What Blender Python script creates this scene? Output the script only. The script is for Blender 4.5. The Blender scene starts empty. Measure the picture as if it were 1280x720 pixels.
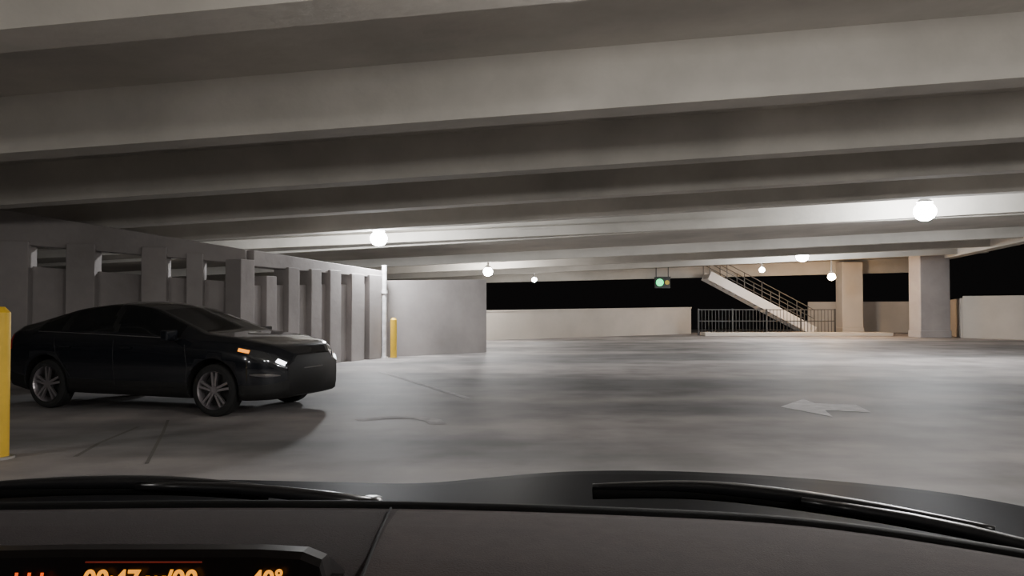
import bpy, bmesh, math, random
from mathutils import Vector, Matrix
random.seed(4)
S=bpy.context.scene
COL=S.collection

# ------------------------------------------------------------ helpers
def link(o,parent=None):
    COL.objects.link(o)
    if parent: o.parent=parent
    return o
def empty(name,loc=(0,0,0),rotz=0):
    e=bpy.data.objects.new(name,None); e.location=loc; e.rotation_euler=(0,0,rotz); COL.objects.link(e); return e
def mesh(name,verts,faces,mats,parent=None,smooth=False,fm=None):
    me=bpy.data.meshes.new(name); me.from_pydata([tuple(v) for v in verts],[],faces)
    if not isinstance(mats,(list,tuple)): mats=[mats]
    for m in mats: me.materials.append(m)
    if fm:
        for p,i in zip(me.polygons,fm): p.material_index=i
    for p in me.polygons: p.use_smooth=smooth
    bm=bmesh.new(); bm.from_mesh(me); bmesh.ops.recalc_face_normals(bm,faces=bm.faces); bm.to_mesh(me); bm.free()
    return link(bpy.data.objects.new(name,me),parent)
def lerp(a,b,t): return a+(b-a)*t
class B:
    def __init__(s): s.v=[];s.f=[];s.m=[]
    def add(s,vs,fs,mi=0):
        n=len(s.v); s.v+= [Vector(v) for v in vs]; s.f+=[[i+n for i in f] for f in fs]; s.m+=[mi]*len(fs)
    def box(s,c,d,mi=0,rz=0,M=None):
        x,y,z=[k/2 for k in d]
        vs=[Vector((a*x,b*y,e*z)) for e in(-1,1) for b in(-1,1) for a in(-1,1)]
        R=Matrix.Rotation(rz,3,'Z') if M is None else M
        vs=[R@v+Vector(c) for v in vs]
        s.add(vs,[(0,2,3,1),(4,5,7,6),(0,1,5,4),(2,6,7,3),(0,4,6,2),(1,3,7,5)],mi)
    def cyl(s,p,q,r,mi=0,n=16,r2=None):
        p=Vector(p);q=Vector(q);r2=r if r2 is None else r2
        a=(q-p).normalized(); u=a.orthogonal().normalized(); w=a.cross(u)
        vs=[];
        for c,rr in((p,r),(q,r2)):
            for i in range(n):
                t=2*math.pi*i/n; vs.append(c+u*math.cos(t)*rr+w*math.sin(t)*rr)
        fs=[(i,(i+1)%n,n+(i+1)%n,n+i) for i in range(n)]+[list(range(n)),list(range(n,2*n))]
        s.add(vs,fs,mi)
    def tube(s,P,rad,mi=0,n=10,sz=1.0):
        P=[Vector(p) for p in P]; vs=[];N=len(P)
        for i,p in enumerate(P):
            d=(P[min(i+1,N-1)]-P[max(i-1,0)]).normalized(); u=d.cross(Vector((0,0,1))).normalized() if abs(d.z)<.99 else Vector((1,0,0)); w=u.cross(d)
            r=rad(i/(N-1)) if callable(rad) else rad
            for k in range(n):
                t=2*math.pi*k/n; vs.append(p+u*math.cos(t)*r+w*math.sin(t)*r*sz)
        fs=[(i*n+k,i*n+(k+1)%n,(i+1)*n+(k+1)%n,(i+1)*n+k) for i in range(N-1) for k in range(n)]
        fs+=[list(range(n)),list(range((N-1)*n,N*n))]
        s.add(vs,fs,mi)
    def prism(s,p,q,w,zb0,zt0,zb1,zt1,mi=0):
        p=Vector((p[0],p[1],0));q=Vector((q[0],q[1],0)); n=Vector((-(q-p).y,(q-p).x,0)).normalized()*w/2
        vs=[]
        for (c,zb,zt) in((p,zb0,zt0),(q,zb1,zt1)):
            for sg in(-1,1):
                for z in(zb,zt):
                    vs.append(c+n*sg+Vector((0,0,z)))
        s.add(vs,[(0,1,3,2),(4,6,7,5),(0,4,5,1),(2,3,7,6),(1,5,7,3),(0,2,6,4)],mi)
    def make(s,name,mats,parent=None,smooth=False,bevel=0):
        o=mesh(name,s.v,s.f,mats,parent,smooth,s.m)
        if bevel:
            b=o.modifiers.new('bevel','BEVEL'); b.width=bevel; b.segments=2; b.limit_method='ANGLE'
        return o

def mat(name,col,rough=.8,metal=0,emit=None,es=0,coat=0,noise=None,bump=0,spec=.5):
    m=bpy.data.materials.new(name); m.use_nodes=True; nt=m.node_tree; b=nt.nodes['Principled BSDF']
    b.inputs['Base Color'].default_value=(*col,1); b.inputs['Roughness'].default_value=rough
    b.inputs['Metallic'].default_value=metal; b.inputs['Coat Weight'].default_value=coat
    b.inputs['Specular IOR Level'].default_value=spec
    if emit:
        b.inputs['Emission Color'].default_value=(*emit,1); b.inputs['Emission Strength'].default_value=es
    if noise:
        sc,amt=noise
        tc=nt.nodes.new('ShaderNodeTexCoord')
        n1=nt.nodes.new('ShaderNodeTexNoise'); n1.inputs['Scale'].default_value=sc; n1.inputs['Detail'].default_value=6; n1.inputs['Roughness'].default_value=.6
        nt.links.new(tc.outputs['Object'],n1.inputs['Vector'])
        r=nt.nodes.new('ShaderNodeValToRGB'); r.color_ramp.elements[0].position=.3; r.color_ramp.elements[1].position=.7
        r.color_ramp.elements[0].color=(*[c*(1-amt) for c in col],1); r.color_ramp.elements[1].color=(*[min(1,c*(1+amt)) for c in col],1)
        nt.links.new(n1.outputs['Fac'],r.inputs['Fac']); nt.links.new(r.outputs['Color'],b.inputs['Base Color'])
        if bump:
            bp=nt.nodes.new('ShaderNodeBump'); bp.inputs['Strength'].default_value=bump; bp.inputs['Distance'].default_value=.02
            n2=nt.nodes.new('ShaderNodeTexNoise'); n2.inputs['Scale'].default_value=sc*14; n2.inputs['Detail'].default_value=4
            nt.links.new(tc.outputs['Object'],n2.inputs['Vector'])
            nt.links.new(n2.outputs['Fac'],bp.inputs['Height']); nt.links.new(bp.outputs['Normal'],b.inputs['Normal'])
    return m

# ------------------------------------------------------------ materials
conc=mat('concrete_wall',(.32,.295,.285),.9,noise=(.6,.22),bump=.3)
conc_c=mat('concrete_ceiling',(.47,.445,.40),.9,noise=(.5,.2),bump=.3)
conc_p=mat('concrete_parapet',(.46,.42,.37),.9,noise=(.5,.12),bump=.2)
yellow=mat('safety_yellow',(.80,.50,.03),.5,noise=(3,.1))
white_p=mat('worn_white_paint',(.75,.73,.73),.8,noise=(6,.3))
steel=mat('galvanised_steel',(.45,.43,.40),.45,.6,noise=(4,.1))
dark=mat('dark_metal',(.03,.03,.03),.5)
railm=mat('handrail_paint',(.05,.048,.045),.5)
fixture=mat('fixture_grey',(.35,.35,.35),.5)
em_w=mat('lamp_lens_white',(1,1,1),.4,emit=(1,.98,.95),es=60)
em_g=mat('signal_green',(.05,.6,.3),.4,emit=(.0,.9,.25),es=2.4)

def floor_mat():
    m=mat('concrete_floor',(.41,.383,.373),.66,noise=(.3,.2),bump=.25,spec=.35)
    nt=m.node_tree; b=nt.nodes['Principled BSDF']; old=b.inputs['Base Color'].links[0].from_socket
    tc=nt.nodes.new('ShaderNodeTexCoord')
    def layer(old,scale,rot,s,p0,p1,c0,c1,det=5):
        mp=nt.nodes.new('ShaderNodeMapping'); mp.inputs['Scale'].default_value=scale; mp.inputs['Rotation'].default_value=(0,0,rot)
        nt.links.new(tc.outputs['Object'],mp.inputs['Vector'])
        n=nt.nodes.new('ShaderNodeTexNoise'); n.inputs['Scale'].default_value=s; n.inputs['Detail'].default_value=det
        nt.links.new(mp.outputs['Vector'],n.inputs['Vector'])
        r=nt.nodes.new('ShaderNodeValToRGB'); r.color_ramp.elements[0].position=p0; r.color_ramp.elements[1].position=p1
        r.color_ramp.elements[0].color=c0; r.color_ramp.elements[1].color=c1
        nt.links.new(n.outputs['Fac'],r.inputs['Fac'])
        mx=nt.nodes.new('ShaderNodeMix'); mx.data_type='RGBA'; mx.blend_type='MULTIPLY'; mx.inputs['Factor'].default_value=1
        nt.links.new(old,mx.inputs['A']); nt.links.new(r.outputs['Color'],mx.inputs['B'])
        return mx.outputs['Result']
    o=layer(old,(.10,.42,1),.08,1.,.40,.60,(.48,.50,.51,1),(1,.98,.97,1))
    o=layer(o,(1,1,1),0,1.1,.36,.58,(.68,.68,.68,1),(1,1,1,1),7)
    nt.links.new(o,b.inputs['Base Color'])
    return m
floorm=floor_mat()

# ------------------------------------------------------------ floor
b=B(); b.box((4,16,-.15),(60,56,.3)); b.make('floor',floorm)
b=B(); b.box((12.2,34.45,.075),(8.0,.9,.15)); b.make('curb_walkway',conc_p,bevel=.02)

# ------------------------------------------------------------ ceiling
SL=.0466; SK=-.118
b=B()
def slab(b,poly,zf,th,mi=0):
    n=len(poly); vs=[Vector((x,y,zf(x,y))) for x,y in poly]+[Vector((x,y,zf(x,y)+th)) for x,y in poly]
    b.add(vs,[list(range(n)),list(range(n,2*n))]+[(i,(i+1)%n,n+(i+1)%n,n+i) for i in range(n)],mi)
slab(b,[(-24,-10),(30,-10),(30,19),(-24,25)],lambda x,y:3.8+SL*x,.25)
def beam(b,D,x0,x1,w,zb,zt,sl=SL,taper=.05):
    vs=[]
    for x in(x0,x1):
        y=D+SK*x; dz=sl*x
        vs+=[(x,y+taper,zb+dz),(x,y+w-taper,zb+dz),(x,y+w,zt+dz),(x,y,zt+dz)]
    b.add(vs,[(0,1,2,3),(4,7,6,5),(0,4,5,1),(1,5,6,2),(2,6,7,3),(3,7,4,0)])
for D in(-5.3,-2,1.3,4.6,7.9,11.2,14.5,17.9):
    beam(b,D,-24,29,.5,3.2,3.85)
beam(b,21.5,-24,17.5,.6,3.06,4.0,taper=0)
zf=lambda x,y:3.08+.04*x-.02*(y-22)
slab(b,[(-24,22),(14.8,20.4),(18.9,36),(18.9,41),(-24,41)],zf,.25)
for D in(25.5,29,32.5):
    beam(b,D,-24,15.3+(D-22)*.27,.4,3.08-.02*(D-22)-.28,3.2-.02*(D-22),sl=.04)
b.prism((-12,37.6),(18.9,37.6),.4,2.36-.25,2.9-.5,2.36+.5,3.7)
b.prism((14.9,20.4),(18.7,37),.4,3.30,3.9,3.15,3.7)
b.make('ceiling',conc_c)

# ------------------------------------------------------------ walls
b=B()
WL=[(-16.,12.6),(-9.6,15.0),(-5.27,15.9)]
WR=[(-5.27,15.9),(-3.35,20.05)]
b.prism(WL[0],WL[1],.2,0,2.1,0,2.1)
b.prism(WL[1],WL[2],.2,0,2.08,0,1.75)
b.prism(WR[0],WR[1],.2,0,1.70,0,1.85)
def hit(px,seg):
    k=(px-640)/1000
    (x0,y0),(x1,y1)=seg
    t=(k*y0-x0)/((x1-x0)-k*(y1-y0)); return lerp(x0,x1,t),lerp(y0,y1,t)
def pil(b,px,seg,w,top,dep=.45):
    x,y=hit(px,seg); (x0,y0),(x1,y1)=seg
    a=math.atan2(y1-y0,x1-x0)
    b.box((x,y-.1,top/2),(w,dep,top),rz=a)
for px,w,t in((-60,.45,2.55),(26,.5,2.5),(108,.5,2.46),(198,.45,2.42),(248,.3,2.3)): pil(b,px,WL[1:],w,t)
for px,w,t in((302,.38,2.2),(332,.3,1.9),(360,.35,2.1),(388,.35,2.1),(412,.4,2.1),(440,.5,2.05),(462,.5,2.05)): pil(b,px,WR,w,t,.4)
b.prism(WL[0],WL[1],.5,2.50,3.1,2.47,3.1); b.prism(WL[1],WL[2],.5,2.47,3.1,2.12,2.40)
b.prism(WR[0],WR[1],.35,2.08,2.40,1.98,2.16)
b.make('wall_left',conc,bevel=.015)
b=B()
b.prism((-3.25,20.3),(-.78,22.4),.22,0,1.93,0,2.03)
b.prism((-.85,22.4),(-2.4,27.5),.22,0,2.03,0,2.03)
b.prism((-3.25,20.4),(-6.5,24),.22,0,1.93,0,1.93)
b.make('wall_enclosure',conc,bevel=.01)
b=B(); b.cyl((-3.17,19.85,0),(-3.17,19.85,2.3),.06); b.cyl((-3.17,19.85,1.6),(-3.17,19.85,1.68),.08); b.cyl((-3.17,19.85,0),(-3.17,19.85,.03),.10)
b.make('drain_pipe',white_p,smooth=False)
b=B(); b.cyl((-2.92,19.75,0),(-2.92,19.75,.95),.08,0); b.cyl((-2.92,19.75,.95),(-2.92,19.75,1.0),.08,0,r2=.04); b.cyl((-2.92,19.75,0),(-2.92,19.75,.02),.10,1)
b.make('bollard.001',[yellow,steel])
b=B()
b.prism((-1.2,30),(8.2,37),.2,0,1.06,0,1.17); b.prism((-12,24),(-1.2,30),.2,0,1.0,0,1.06)
b.prism((-1.2,30),(8.2,37),.28,1.06,1.12,1.17,1.23)
b.make('wall_back',conc_p)
b=B(); b.prism((14.6,39.5),(20,38.3),.2,0,1.48,0,1.5); b.make('wall_back.001',conc_p,bevel=.02)
b=B(); b.prism((18.0,31.9),(28,19.2),.2,0,1.68,0,1.72); b.prism((18.0,31.9),(20.4,38),.2,0,1.6,0,1.5); b.make('wall_right',conc_p,bevel=.02)
def column(name,x,y,w,h,m):
    b=B(); b.box((x,y,h/2),(w,w*.8,h)); b.box((x,y,.15),(w+.06,w*.8+.06,.3))
    return b.make(name,m,bevel=.03)
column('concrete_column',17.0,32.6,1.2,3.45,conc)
column('concrete_column.001',15.6,37.0,.95,3.3,conc_p)

# ------------------------------------------------------------ staircase
st=empty('staircase',(0,0,0))
top=Vector((8.9,36.0,2.66)); bot=Vector((13.6,36.0,.15)); W=1.2
b=B()
def bar(b,p,q,h,w,mi=0):
    p=Vector(p);q=Vector(q); d=(q-p); L=d.length; a=math.atan2(d.z,d.x)
    M=Matrix.Rotation(-a,3,'Y'); b.box((p+q)/2,(L,w,h),mi,M=M)
for dy in(0,W): bar(b,top+Vector((0,dy,0)),bot+Vector((0,dy,0)),.40,.06)
b.make('stringers',mat('stair_steel',(.70,.68,.65),.5),st)
b=B(); N=16
for i in range(N):
    t=(i+.5)/N; p=top.lerp(bot,t); b.box((p.x,p.y+W/2,p.z+.12),(.32,W,.05)); b.box((p.x-.15,p.y+W/2,p.z+.03),(.02,W,.16))
b.make('treads',conc_p,st)
b=B()
for dy in(0,W):
    for off in(.95,.55):
        bar(b,top+Vector((0,dy,off)),bot+Vector((0,dy,off)),.03,.03)
    for i in range(7):
        p=top.lerp(bot,i/6); b.box((p.x,p.y+dy,p.z+.5),(.03,.03,.95))
b.make('handrail',railm,st)
b=B()
for z in(.12,.62,1.12): b.box((11.2,35.2,z),(6.0,.04,.04))
for i in range(41): b.box((8.2+i*.15,35.2,.6),(.02,.02,1.05))
for i in range(5): b.box((8.2+i*1.5,35.2,.58),(.06,.06,1.16))
b.make('railing_fence',dark)

# ------------------------------------------------------------ lamps
def cz(x,y): return 3.8+SL*x
nl=[0]
def globe(x,y,z,e,r,col=(1,.97,.94),ceil=.6):
    """soffit lamp with a glowing globe diffuser: the globe itself is the light"""
    nl[0]+=1
    p=empty('ceiling_light',(x,y,z))
    m=mat('globe_diffuser_%d'%nl[0],(1,1,1),.4,emit=col,es=e/(4*math.pi**2*r*r))
    vs=[];n=28;R=14
    for i in range(R+1):
        a=math.pi*i/R
        for k in range(n):
            t=2*math.pi*k/n; vs.append((r*math.sin(a)*math.cos(t),r*math.sin(a)*math.sin(t),r*math.cos(a)*.9))
    fs=[(i*n+k,i*n+(k+1)%n,(i+1)*n+(k+1)%n,(i+1)*n+k) for i in range(R) for k in range(n)]
    mesh('globe',vs,fs,m,p,True)
    b=B(); b.cyl((0,0,r*.88),(0,0,r*.88+.08),r*.75,0,24,r2=r*.45); b.cyl((0,0,r*.88+.05),(0,0,max(ceil,r+.1)),.03,0,8)
    b.make('housing',fixture,p)
def lamp(x,y,z,e,col=(1,.97,.94),lens=.2):
    p=empty('ceiling_light',(x,y,z)); b=B()
    b.cyl((0,0,.10),(0,0,.22),lens*1.15,0,24,r2=lens*.6)
    b.cyl((0,0,.2),(0,0,cz(x,y)-z),.025,0,8)
    b.cyl((0,0,.02),(0,0,.10),lens*.8,1,24,r2=lens)
    b.make('housing',[fixture,em_w],p)
    l=bpy.data.lights.new('bulb','POINT'); l.energy=e; l.color=col; l.shadow_soft_size=.14
    o=bpy.data.objects.new('bulb',l); o.location=(0,0,-.1); link(o,p)
CW=(.95,.97,1)
globe(-3.22,19.3,2.92,950,.20,CW,.75)
globe(9.88,19.1,3.55,1000,.25,CW,.75)
globe(-.84,28.0,2.48,560,.16,ceil=.5)
globe(10.75,29.6,3.12,720,.22,CW,ceil=.35)
globe(.95,34.2,2.40,190,.10,ceil=.45)
globe(10.1,32.3,2.74,180,.11,ceil=.45)
globe(13.35,33.4,2.50,380,.16,(1,.62,.30),ceil=.85)
for (x,y,z,e) in((1.8,3.2,3.05,350),(-7.2,3.2,2.9,110),(9.5,5.5,3.5,270),(2.5,-3,3.1,270),(-7,-4,3,180),(12,-1,3.5,260),(20,12,4.0,350)):
    lamp(x,y,z,e)
p=empty('lane_signal',(6.2,33,2.25))
b=B(); b.box((0,0,0),(.62,.18,.46),0); b.cyl((-.12,-.13,0),(-.12,-.08,0),.15,1,20); b.cyl((.18,-.13,0),(.18,-.08,0),.09,2,20)
b.cyl((-.25,0,.2),(-.25,0,.75),.02,0,8); b.cyl((.25,0,.2),(.25,0,.75),.02,0,8); b.box((0,-.16,.22),(.62,.2,.03),0)
b.make('signal_head',[dark,em_g,mat('signal_lens_dim',(.3,.2,.02),.4,emit=(.8,.6,.1),es=.25)],p)

# ------------------------------------------------------------ bollard near car
b=B(); b.cyl((-4.38,6.84,0),(-4.38,6.84,1.24),.085,0,28); b.cyl((-4.38,6.84,1.24),(-4.38,6.84,1.29),.085,0,28,r2=.04); b.cyl((-4.38,6.84,0),(-4.38,6.84,.02),.13,1,24)
b.make('bollard',[yellow,steel])

# ------------------------------------------------------------ floor markings
def flat(name,pts,m,z=.004):
    return mesh(name,[(x,y,z) for x,y in pts],[list(range(len(pts)))],m)
flat('painted_arrow',[(3.45,10.3),(4.05,11.15),(4.02,10.65),(4.5,10.5),(4.37,9.75),(3.88,9.95),(3.74,9.35)],white_p)
def strip(name,pts,w,m,z=.004):
    vs=[]
    for i,(x,y) in enumerate(pts):
        a=Vector(pts[max(i-1,0)]);c=Vector(pts[min(i+1,len(pts)-1)]); d=(c-a).normalized(); n=Vector((-d.y,d.x))*w/2
        vs+=[(x+n.x,y+n.y,z),(x-n.x,y-n.y,z)]
    fs=[(2*i,2*i+1,2*i+3,2*i+2) for i in range(len(pts)-1)]
    return mesh(name,vs,fs,m)
faint=mat('faded_paint',(.50,.48,.48),.8,noise=(5,.35))
strip('painted_arc',[(-1.75,9.1),(-1.45,9.3),(-1.1,9.3),(-.9,9.1),(-.8,8.8)],.2,faint)
tar=mat('joint_sealant',(.16,.15,.14),.8)
strip('floor_joint',[(-3.75,6.9),(-3.9,7.6),(-4.0,8.6)],.04,tar)
strip('floor_joint.001',[(-3.0,6.6),(-3.6,8.3),(-3.9,9.1)],.03,tar)
strip('parking_line',[(-.6,11.2),(-2.6,15.8)],.10,faint)

# ------------------------------------------------------------ parked car
paint=mat('car_paint_dark',(.013,.015,.020),.2,.3,coat=1)
glass=mat('car_glass',(.006,.007,.008),.06,0,spec=.5)
rubber=mat('tyre_rubber',(.012,.012,.012),.85)
rimm=mat('alloy_rim',(.55,.52,.54),.3,.9)
plast=mat('black_plastic',(.008,.008,.008),.6)
chrome=mat('chrome',(.75,.75,.77),.2,1)
hl=mat('headlight_lens',(.10,.105,.11),.08,.6,coat=1)
hlw=mat('headlight_drl',(.9,.9,.9),.2,emit=(.95,.97,1),es=6)
amb=mat('amber_marker',(.5,.2,.02),.3,emit=(1,.30,.01),es=2)
red=mat('tail_lens',(.35,.01,.01),.2)
def interp(tab,x):
    if x<=tab[0][0]: return tab[0][1]
    for (a,fa),(c,fc) in zip(tab,tab[1:]):
        if x<=c:
            t=(x-a)/(c-a); return fa+(fc-fa)*t
    return tab[-1][1]
def sm(tab,x,w=.08):
    return sum(interp(tab,x+k*w/2) for k in(-2,-1,0,1,2))/5
ztop=[(-2.22,.98),(-2.1,1.08),(-1.85,1.13),(-1.0,1.37),(-.5,1.43),(-.15,1.43),(.15,1.39),(1.08,1.03),(1.6,.97),(1.95,.90),(2.13,.84),(2.22,.72)]
zsh=[(-2.22,.90),(-2.0,1.02),(-1.0,1.0),(0,.97),(1.0,.94),(1.6,.91),(1.95,.85),(2.14,.78),(2.22,.66)]
wsh=[(-2.22,.62),(-2.1,.74),(-1.6,.84),(0,.86),(1.4,.84),(1.85,.80),(2.03,.70),(2.15,.54),(2.22,.40)]
wrl=[(-2.22,.55),(-2.0,.64),(-1.0,.58),(-.1,.60),(.3,.60),(1.1,.72),(1.6,.74),(1.98,.66),(2.12,.50),(2.22,.34)]
wmx=[(-2.22,.70),(-2.1,.80),(-1.6,.90),(1.4,.90),(1.85,.88),(2.03,.79),(2.15,.66),(2.22,.54)]
zbt=[(-2.22,.40),(-2.1,.28),(-1.7,.22),(1.8,.20),(2.1,.21),(2.22,.26)]
def section(x):
    zt=sm(ztop,x);zs=min(sm(zsh,x),zt-.02);ws=sm(wsh,x,.05);wr=min(sm(wrl,x),ws-.02);wm=sm(wmx,x,.05);zb=sm(zbt,x,.04)
    zr=zs+(zt-zs)*.88
    P=[(0,zb),(wm*.6,zb),(wm*.93,zb+.01),(wm*.985,zb+.10),(wm*.99,zb+.2),(wm,zb+(zs-zb)*.5),(wm*.995,zb+(zs-zb)*.7),(wm*.985,zb+(zs-zb)*.85),(ws+.01,zs-.02),(ws,zs)]
    for k in range(1,9):
        t=k/8; bul=math.sin(t*math.pi)*.025*(zt-zs)/.4
        P.append((ws+(wr-ws)*t+bul, zs+(zr-zs)*t))
    for k in range(1,7):
        t=k/6; P.append((wr*(1-t), zr+(zt-zr)*math.sin(t*math.pi/2)))
    return P
def side_y(x,z):
    P=section(x)[2:18]
    for (y0,z0),(y1,z1) in zip(P,P[1:]):
        if z0<=z<=z1 and z1>z0: return y0+(y1-y0)*(z-z0)/(z1-z0)
    return P[0][0] if z<P[0][1] else P[-1][0]
car=empty('parked_car',(0,0,0))
XE=2.22
xs=[-2.22+(XE+2.22)*i/110 for i in range(111)]
vs=[];fs=[];fm=[]
rings=[]
for x in xs:
    P=section(x); full=[(-y,z) for y,z in P]+[(y,z) for y,z in P[-2:0:-1]]
    rings.append(len(vs)); vs+=[(x,y,z) for y,z in full]
n=len(full); K=len(P)
for i in range(110):
    xm=(xs[i]+xs[i+1])/2
    for j in range(n):
        a=rings[i]+j;c=rings[i]+(j+1)%n;d=rings[i+1]+(j+1)%n;e=rings[i+1]+j
        fs.append((a,c,d,e)); 
        jj=j if j<K-1 else n-1-j
        zc=sum(vs[q][2] for q in(a,c,d,e))/4; yc=abs(sum(vs[q][1] for q in(a,c,d,e))/4)
        mi=0
        if 9<=jj<=17:
            t=(jj-8.5)/8
            if jj>=10 and jj<=16 and -1.55<xm<.82:
                mi=1
                if -.24<xm+(t*.1)<-.14 : mi=2
                if -1.12<xm<-1.02: mi=2
        if jj>=18:
            if .28<xm<1.06 or -1.80<xm<-1.05: mi=1
        if jj<=2 or (jj==3): mi=2
        if xm<-2.0 and .75<zc<.95 and yc>.4: mi=5
        fm.append(mi)
fs.append([rings[0]+j for j in range(n)]); fm.append(0)
fs.append([rings[-1]+j for j in range(n)]); fm.append(2)
body=mesh('body',vs,fs,[paint,glass,plast,hl,amb,red],car,True,fm)
WX=(1.35,-1.33); WR_=.325
for wx in WX:
    for sg in(-1,1):
        cb=B(); cb.cyl((wx,sg*.60,WR_+.02),(wx,sg*1.1,WR_+.02),.375,0,40)
        co=cb.make('cutter',plast)
        md=body.modifiers.new('arch','BOOLEAN'); md.operation='DIFFERENCE'; md.object=co; md.solver='EXACT'
        bpy.context.view_layer.objects.active=body
        bpy.context.view_layer.update()
        bpy.ops.object.modifier_apply(modifier='arch')
        bpy.data.objects.remove(co)
def wheel(name,wx,sg):
    b=B(); y0=sg*.66; y1=sg*.87
    prof=[(.20,y0),(.29,y0),(.32,y0+sg*.03),(.325,y0+sg*.06),(.325,y1-sg*.05),(.315,y1-sg*.015),(.28,y1),(.235,y1),(.225,y1-sg*.02),(.215,y1-sg*.05),(.20,y1-sg*.14)]
    N=40; vs=[]
    for i in range(N):
        t=2*math.pi*i/N
        for r,y in prof: vs.append((wx+r*math.cos(t),y,WR_+r*math.sin(t)))
    m=len(prof)
    for k in range(m-1):
        f=[(i*m+k,i*m+k+1,((i+1)%N)*m+k+1,((i+1)%N)*m+k) for i in range(N)]
        if k==0: base=len(b.v); b.add(vs,f,0)
        else:
            b.f+=[[q+base for q in g] for g in f]; b.m+=[0 if k<7 else 1]*len(f)
    b.cyl((wx,y1-sg*.12,WR_),(wx,y1-sg*.10,WR_),.20,2,32)
    b.cyl((wx,y1-sg*.10,WR_),(wx,y1-sg*.015,WR_),.055,1,20)
    for s in range(5):
        for off in(-.16,.16):
            a=2*math.pi*s/5+.3; 
            p=Vector((wx+.04*math.cos(a+off*2),y1-sg*.03,WR_+.04*math.sin(a+off*2))); q=Vector((wx+.222*math.cos(a+off),y1-sg*.03,WR_+.222*math.sin(a+off)))
            d=q-p; M=Matrix.Rotation(-math.atan2(d.z,d.x),3,'Y'); b.box((p+q)/2,(d.length,.03,.03),1,M=M)
    b.make(name,[rubber,rimm,plast],car,smooth=False)
wheel('wheel_front_right',1.35,-1);wheel('wheel_front_left',1.35,1);wheel('wheel_rear_right',-1.33,-1);wheel('wheel_rear_left',-1.33,1)
def seam(b,pts,sg,w=.008):
    P=[]
    for (x0,z0),(x1,z1) in zip(pts,pts[1:]):
        for k in range(5):
            a=(lerp(x0,x1,k/5),lerp(z0,z1,k/5)); P.append((a[0],sg*side_y(*a),a[1]))
    P.append((pts[-1][0],sg*side_y(*pts[-1]),pts[-1][1]))
    for p,q in zip(P,P[1:]): b.cyl(p,q,w/2,0,6)
b=B()
for sg in(-1,1):
    seam(b,[(.95,.35),(.98,.6),(.92,.88)],sg); seam(b,[(-.16,.35),(-.18,.6),(-.2,.93)],sg); seam(b,[(-.16,.34),(.95,.34)],sg)
    seam(b,[(-.9,.45),(-1.15,.75),(-1.2,.95)],sg); seam(b,[(-.16,.34),(-.85,.36)],sg)
b.make('door_seams',plast,car)
b=B()
for sg in(-1,1):
    for hx in(.02,-.98):
        y=sg*(side_y(hx,.83)+.015); b.box((hx,y,.83),(.18,.03,.03),0)
    b.box((.78,sg*.98,1.0),(.10,.20,.13),0); b.box((.82,sg*.87,.95),(.08,.12,.04),0)
b.make('handles_and_mirrors',paint,car,bevel=.02)
def patch(b,x0,x1,zl,zh,sg,mi,off=.006,nx=12,nz=4):
    vs=[]
    for i in range(nx+1):
        x=lerp(x0,x1,i/nx); a=zl(x); c=zh(x)
        for j in range(nz+1):
            z=lerp(a,c,j/nz); vs.append((x+off*.6,sg*(side_y(x,z)+off),z))
    b.add(vs,[(i*(nz+1)+j,i*(nz+1)+j+1,(i+1)*(nz+1)+j+1,(i+1)*(nz+1)+j) for i in range(nx) for j in range(nz)],mi)
b=B()
for sg in(-1,1):
    top_=lambda x: sm(zsh,x)-.03
    patch(b,1.68,2.19,lambda x: top_(x)-.015-.13*min(1,(x-1.68)/.35),top_,sg,0)
    patch(b,1.70,1.85,lambda x: top_(x)-.05,lambda x: top_(x)-.012,sg,1,off=.012)
    patch(b,2.12,2.19,lambda x: top_(x)-.06,lambda x: top_(x)-.02,sg,2,off=.012)
b.make('headlights',[hl,amb,hlw],car,smooth=True)
b=B()
for sg in(-1,1):
    P=[(x,sg*(sm(wsh,x,.05)+.004),sm(zsh,x)+.012) for x in [lerp(-1.5,.85,k/16) for k in range(17)]]
    b.tube(P,.006,n=6)
    b.tube([(x,sg*(side_y(x,.5)+.008),.53-.06*(x-1.9)) for x in(1.88,1.96,2.04,2.10,2.16)],lambda t:.008+.022*math.sin(t*3.14),n=8)
b.tube([(XE+.010-.35*(y*y),y,.58) for y in [k/8*.5 for k in range(-8,9)]],.008,n=6)
b.make('chrome_trim',chrome,car)
th=-math.radians(18.5)
d=Vector((math.cos(th),math.sin(th),0)); nrm=Vector((-d.y,d.x,0))
Wp=Vector((-3.47,9.42,0))
sc=.95
car.scale=(sc,sc,sc); car.rotation_euler=(0,0,th)
car.location=Wp-d*1.35*sc+nrm*.80*sc

# ------------------------------------------------------------ own car: dashboard, hood, wipers
dashm=mat('dashboard_vinyl',(.033,.026,.025),.9,noise=(40,.12),bump=.2,spec=.2)
dashd=mat('dashboard_dark',(.016,.012,.012),.9,noise=(40,.1),bump=.2,spec=.2)
seal=mat('windshield_seal',(.005,.005,.005),.7,spec=.1)
hood=mat('hood_paint',(.004,.004,.0045),.5,spec=.5)
hood.node_tree.nodes['Principled BSDF'].inputs['IOR'].default_value=1.05
dash=empty('dashboard')
far=[(-.95,.90),(-.77,.92),(-.59,.925),(-.36,.935),(-.13,.93),(.10,.905),(.31,.858),(.478,.747),(.60,.62),(.70,.45)]
def dense(p,n=6):
    out=[]
    for i in range(len(p)-1):
        p0=Vector(p[max(i-1,0)]);p1=Vector(p[i]);p2=Vector(p[i+1]);p3=Vector(p[min(i+2,len(p)-1)])
        for k in range(n):
            t=k/n; out.append(.5*((2*p1)+(p2-p0)*t+(2*p0-5*p1+4*p2-p3)*t*t+(3*p1-p0-3*p2+p3)*t**3))
    out.append(Vector(p[-1])); return out
F=dense(far)
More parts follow.
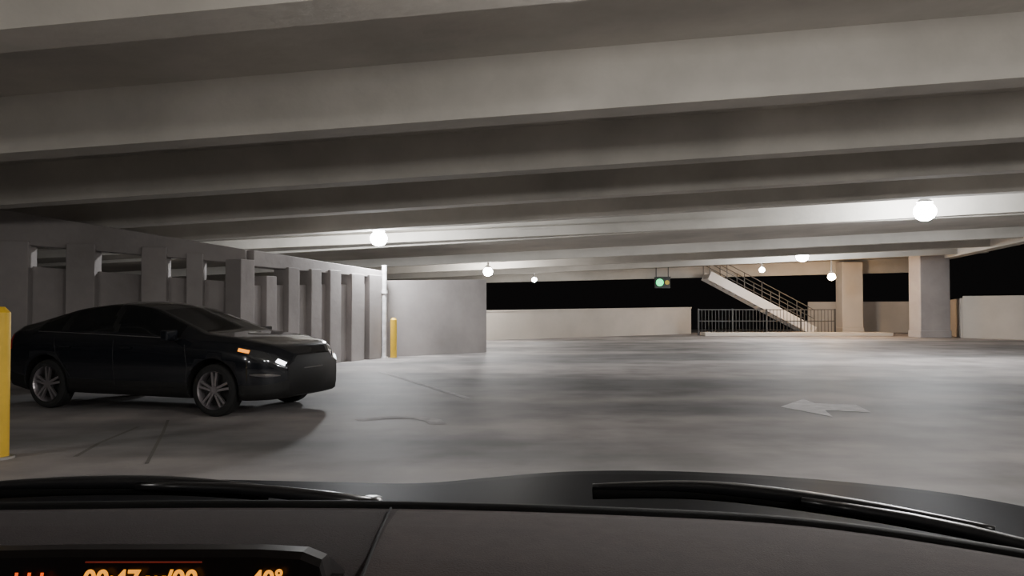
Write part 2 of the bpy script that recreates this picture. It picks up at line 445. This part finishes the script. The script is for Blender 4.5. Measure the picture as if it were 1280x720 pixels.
rows=[(0,-.05),(0,0),(.03,.004),(.10,.008),(.2,.006),(.3,-.01),(.38,-.05),(.42,-.12),(.43,-.4)]
vs=[];fs=[];fm=[]
for p in F:
    for (s,dz) in rows:
        q=p+(Vector((p.x*.96,p.y-.7))-p)*(s/.7)
        vs.append((q.x,q.y,1.065+dz))
m=len(rows)
for i in range(len(F)-1):
    for j in range(m-1):
        fs.append((i*m+j,i*m+j+1,(i+1)*m+j+1,(i+1)*m+j))
        xm=F[i].x; fm.append(1 if xm<-.14 and j>0 else 0)
mesh('dash_top',vs,fs,[dashm,dashd],dash,True,fm)
b=B()
b.tube([(p.x,p.y+.012,1.060) for p in F],.011,n=10)
b.make('seal_strip',seal,dash,smooth=True)
b=B(); b.tube([(-.137,.91,1.071),(-.132,.80,1.074),(-.125,.66,1.072)],.0015,n=6); b.make('panel_seam',seal,dash)
pod=[(-.50,1.105),(-.35,1.108),(-.20,1.108),(-.165,1.106),(-.150,1.100),(-.146,1.085)]
vs=[];fs=[]
for x,zt in pod:
    vs+=[(x,.60,.98),(x,.628,zt-.004),(x,.635,zt),(x,.655,zt-.002),(x,.72,1.06),(x,.72,.98)]
k=6
for i in range(len(pod)-1):
    for j in range(k-1): fs.append((i*k+j,i*k+j+1,(i+1)*k+j+1,(i+1)*k+j))
fs.append([ (len(pod)-1)*k+j for j in range(k)])
mesh('display_pod',vs,fs,mat('display_gloss_black',(.003,.002,.002),.3,spec=.2),dash,False)
ledm=mat('display_orange',(0,0,0),.5,emit=(1,.10,.0),es=1.3)
ledy=mat('display_orange_bright',(0,0,0),.5,emit=(1,.34,.0),es=1.6)
tilt=math.atan2(.028,.121)
def txt(s,x,z,size,m,nm):
    c=bpy.data.curves.new(nm,'FONT'); c.body=s; c.size=size; c.extrude=.0003; c.offset=.0005
    o=bpy.data.objects.new(nm,c); COL.objects.link(o)
    bpy.context.view_layer.update()
    dg=bpy.context.evaluated_depsgraph_get(); me=bpy.data.meshes.new_from_object(o.evaluated_get(dg))
    o2=bpy.data.objects.new(nm,me); o2.location=(x,.6245-(1.10-z)*.23-.004,z);o2.rotation_euler=(math.pi/2-tilt,0,0); me.materials.clear(); me.materials.append(m)
    COL.objects.link(o2); o2.parent=dash; bpy.data.objects.remove(o)
txt('k.k.k',-.382,1.0850,.014,ledm,'readout_left')
txt('00:47 w/00',-.329,1.0835,.0195,ledy,'readout_centre')
txt('40°',-.200,1.0845,.0175,ledy,'readout_right')
b=B(); b.box((-.285,.6235,1.1015),(.09,.001,.0010)); b.make('display_line',mat('display_red',(0,0,0),.5,emit=(.5,.03,.01),es=.2),dash)

hp=[(-1.3,2.0,.84),(-.9,2.1,.845),(-.5,2.1,.84),(-.25,2.1,.836),(-.05,2.1,.852),(.13,2.1,.866),(.35,2.1,.869),(.60,2.1,.860),(.86,2.05,.850),(1.08,1.95,.842),(1.20,1.7,.85),(1.22,1.4,.86)]
Hd=dense(hp,4); vs=[];fs=[];R=10
for p in Hd:
    near=Vector((p.x*.72,1.0-.22*max(0,p.x)**2,.975))
    for k in range(R+1):
        t=k/R; q=p.lerp(near,t); q.z+=.008*math.sin(t*math.pi); vs.append(q)
    vs.append((p.x,p.y+.12,p.z-.06)); vs.append((p.x,p.y+.2,p.z-.35))
m=R+3
order=[R+2,R+1]+list(range(R+1))
for i in range(len(Hd)-1):
    for j in range(len(order)-1):
        a,c=order[j],order[j+1]; fs.append((i*m+a,i*m+c,(i+1)*m+c,(i+1)*m+a))
mesh('car_hood',vs,fs,hood,None,True)
plast2=mat('wiper_black',(.010,.010,.011),.3,spec=.5)
def wiper(name,pts,arm):
    b=B(); P=dense(pts,8)
    b.tube(P,lambda t:.004+.006*math.sin(math.pi*t),0,n=10)
    b.tube([p-Vector((0,0,.010)) for p in P],.004,1,n=8,sz=2.2)
    A=[Vector(arm[0]).lerp(Vector(arm[1]),t)+Vector((0,0,.008*math.sin(t*math.pi))) for t in(0,.2,.4,.6,.8,1)]
    b.tube(A,lambda t:.011-.005*t,0,n=10)
    b.cyl(Vector(arm[0])-Vector((0,0,.015)),Vector(arm[0])+Vector((0,0,.010)),.016,0,16)
    b.make(name,[plast2,seal],None,True)
wiper('windshield_wiper',[(-.80,1.16,1.038),(-.65,1.18,1.040),(-.5,1.19,1.038),(-.36,1.19,1.030)],[(-.20,1.14,1.018),(-.55,1.18,1.035)])
wiper('windshield_wiper.001',[(.12,1.20,1.030),(.28,1.17,1.036),(.45,1.10,1.030),(.60,1.0,1.022)],[(.68,.93,.998),(.40,1.11,1.030)])

# ------------------------------------------------------------ world, camera
w=bpy.data.worlds.new('World'); S.world=w; w.use_nodes=True
w.node_tree.nodes['Background'].inputs[0].default_value=(.5,.45,.45,1); w.node_tree.nodes['Background'].inputs[1].default_value=.008
cam=bpy.data.cameras.new('camera'); cam.lens=28.125; cam.sensor_width=36; cam.clip_start=.02
co=bpy.data.objects.new('camera',cam); co.location=(0,0,1.3); co.rotation_euler=(math.radians(91.26),0,0); COL.objects.link(co); S.camera=co
S.view_settings.view_transform='AgX'
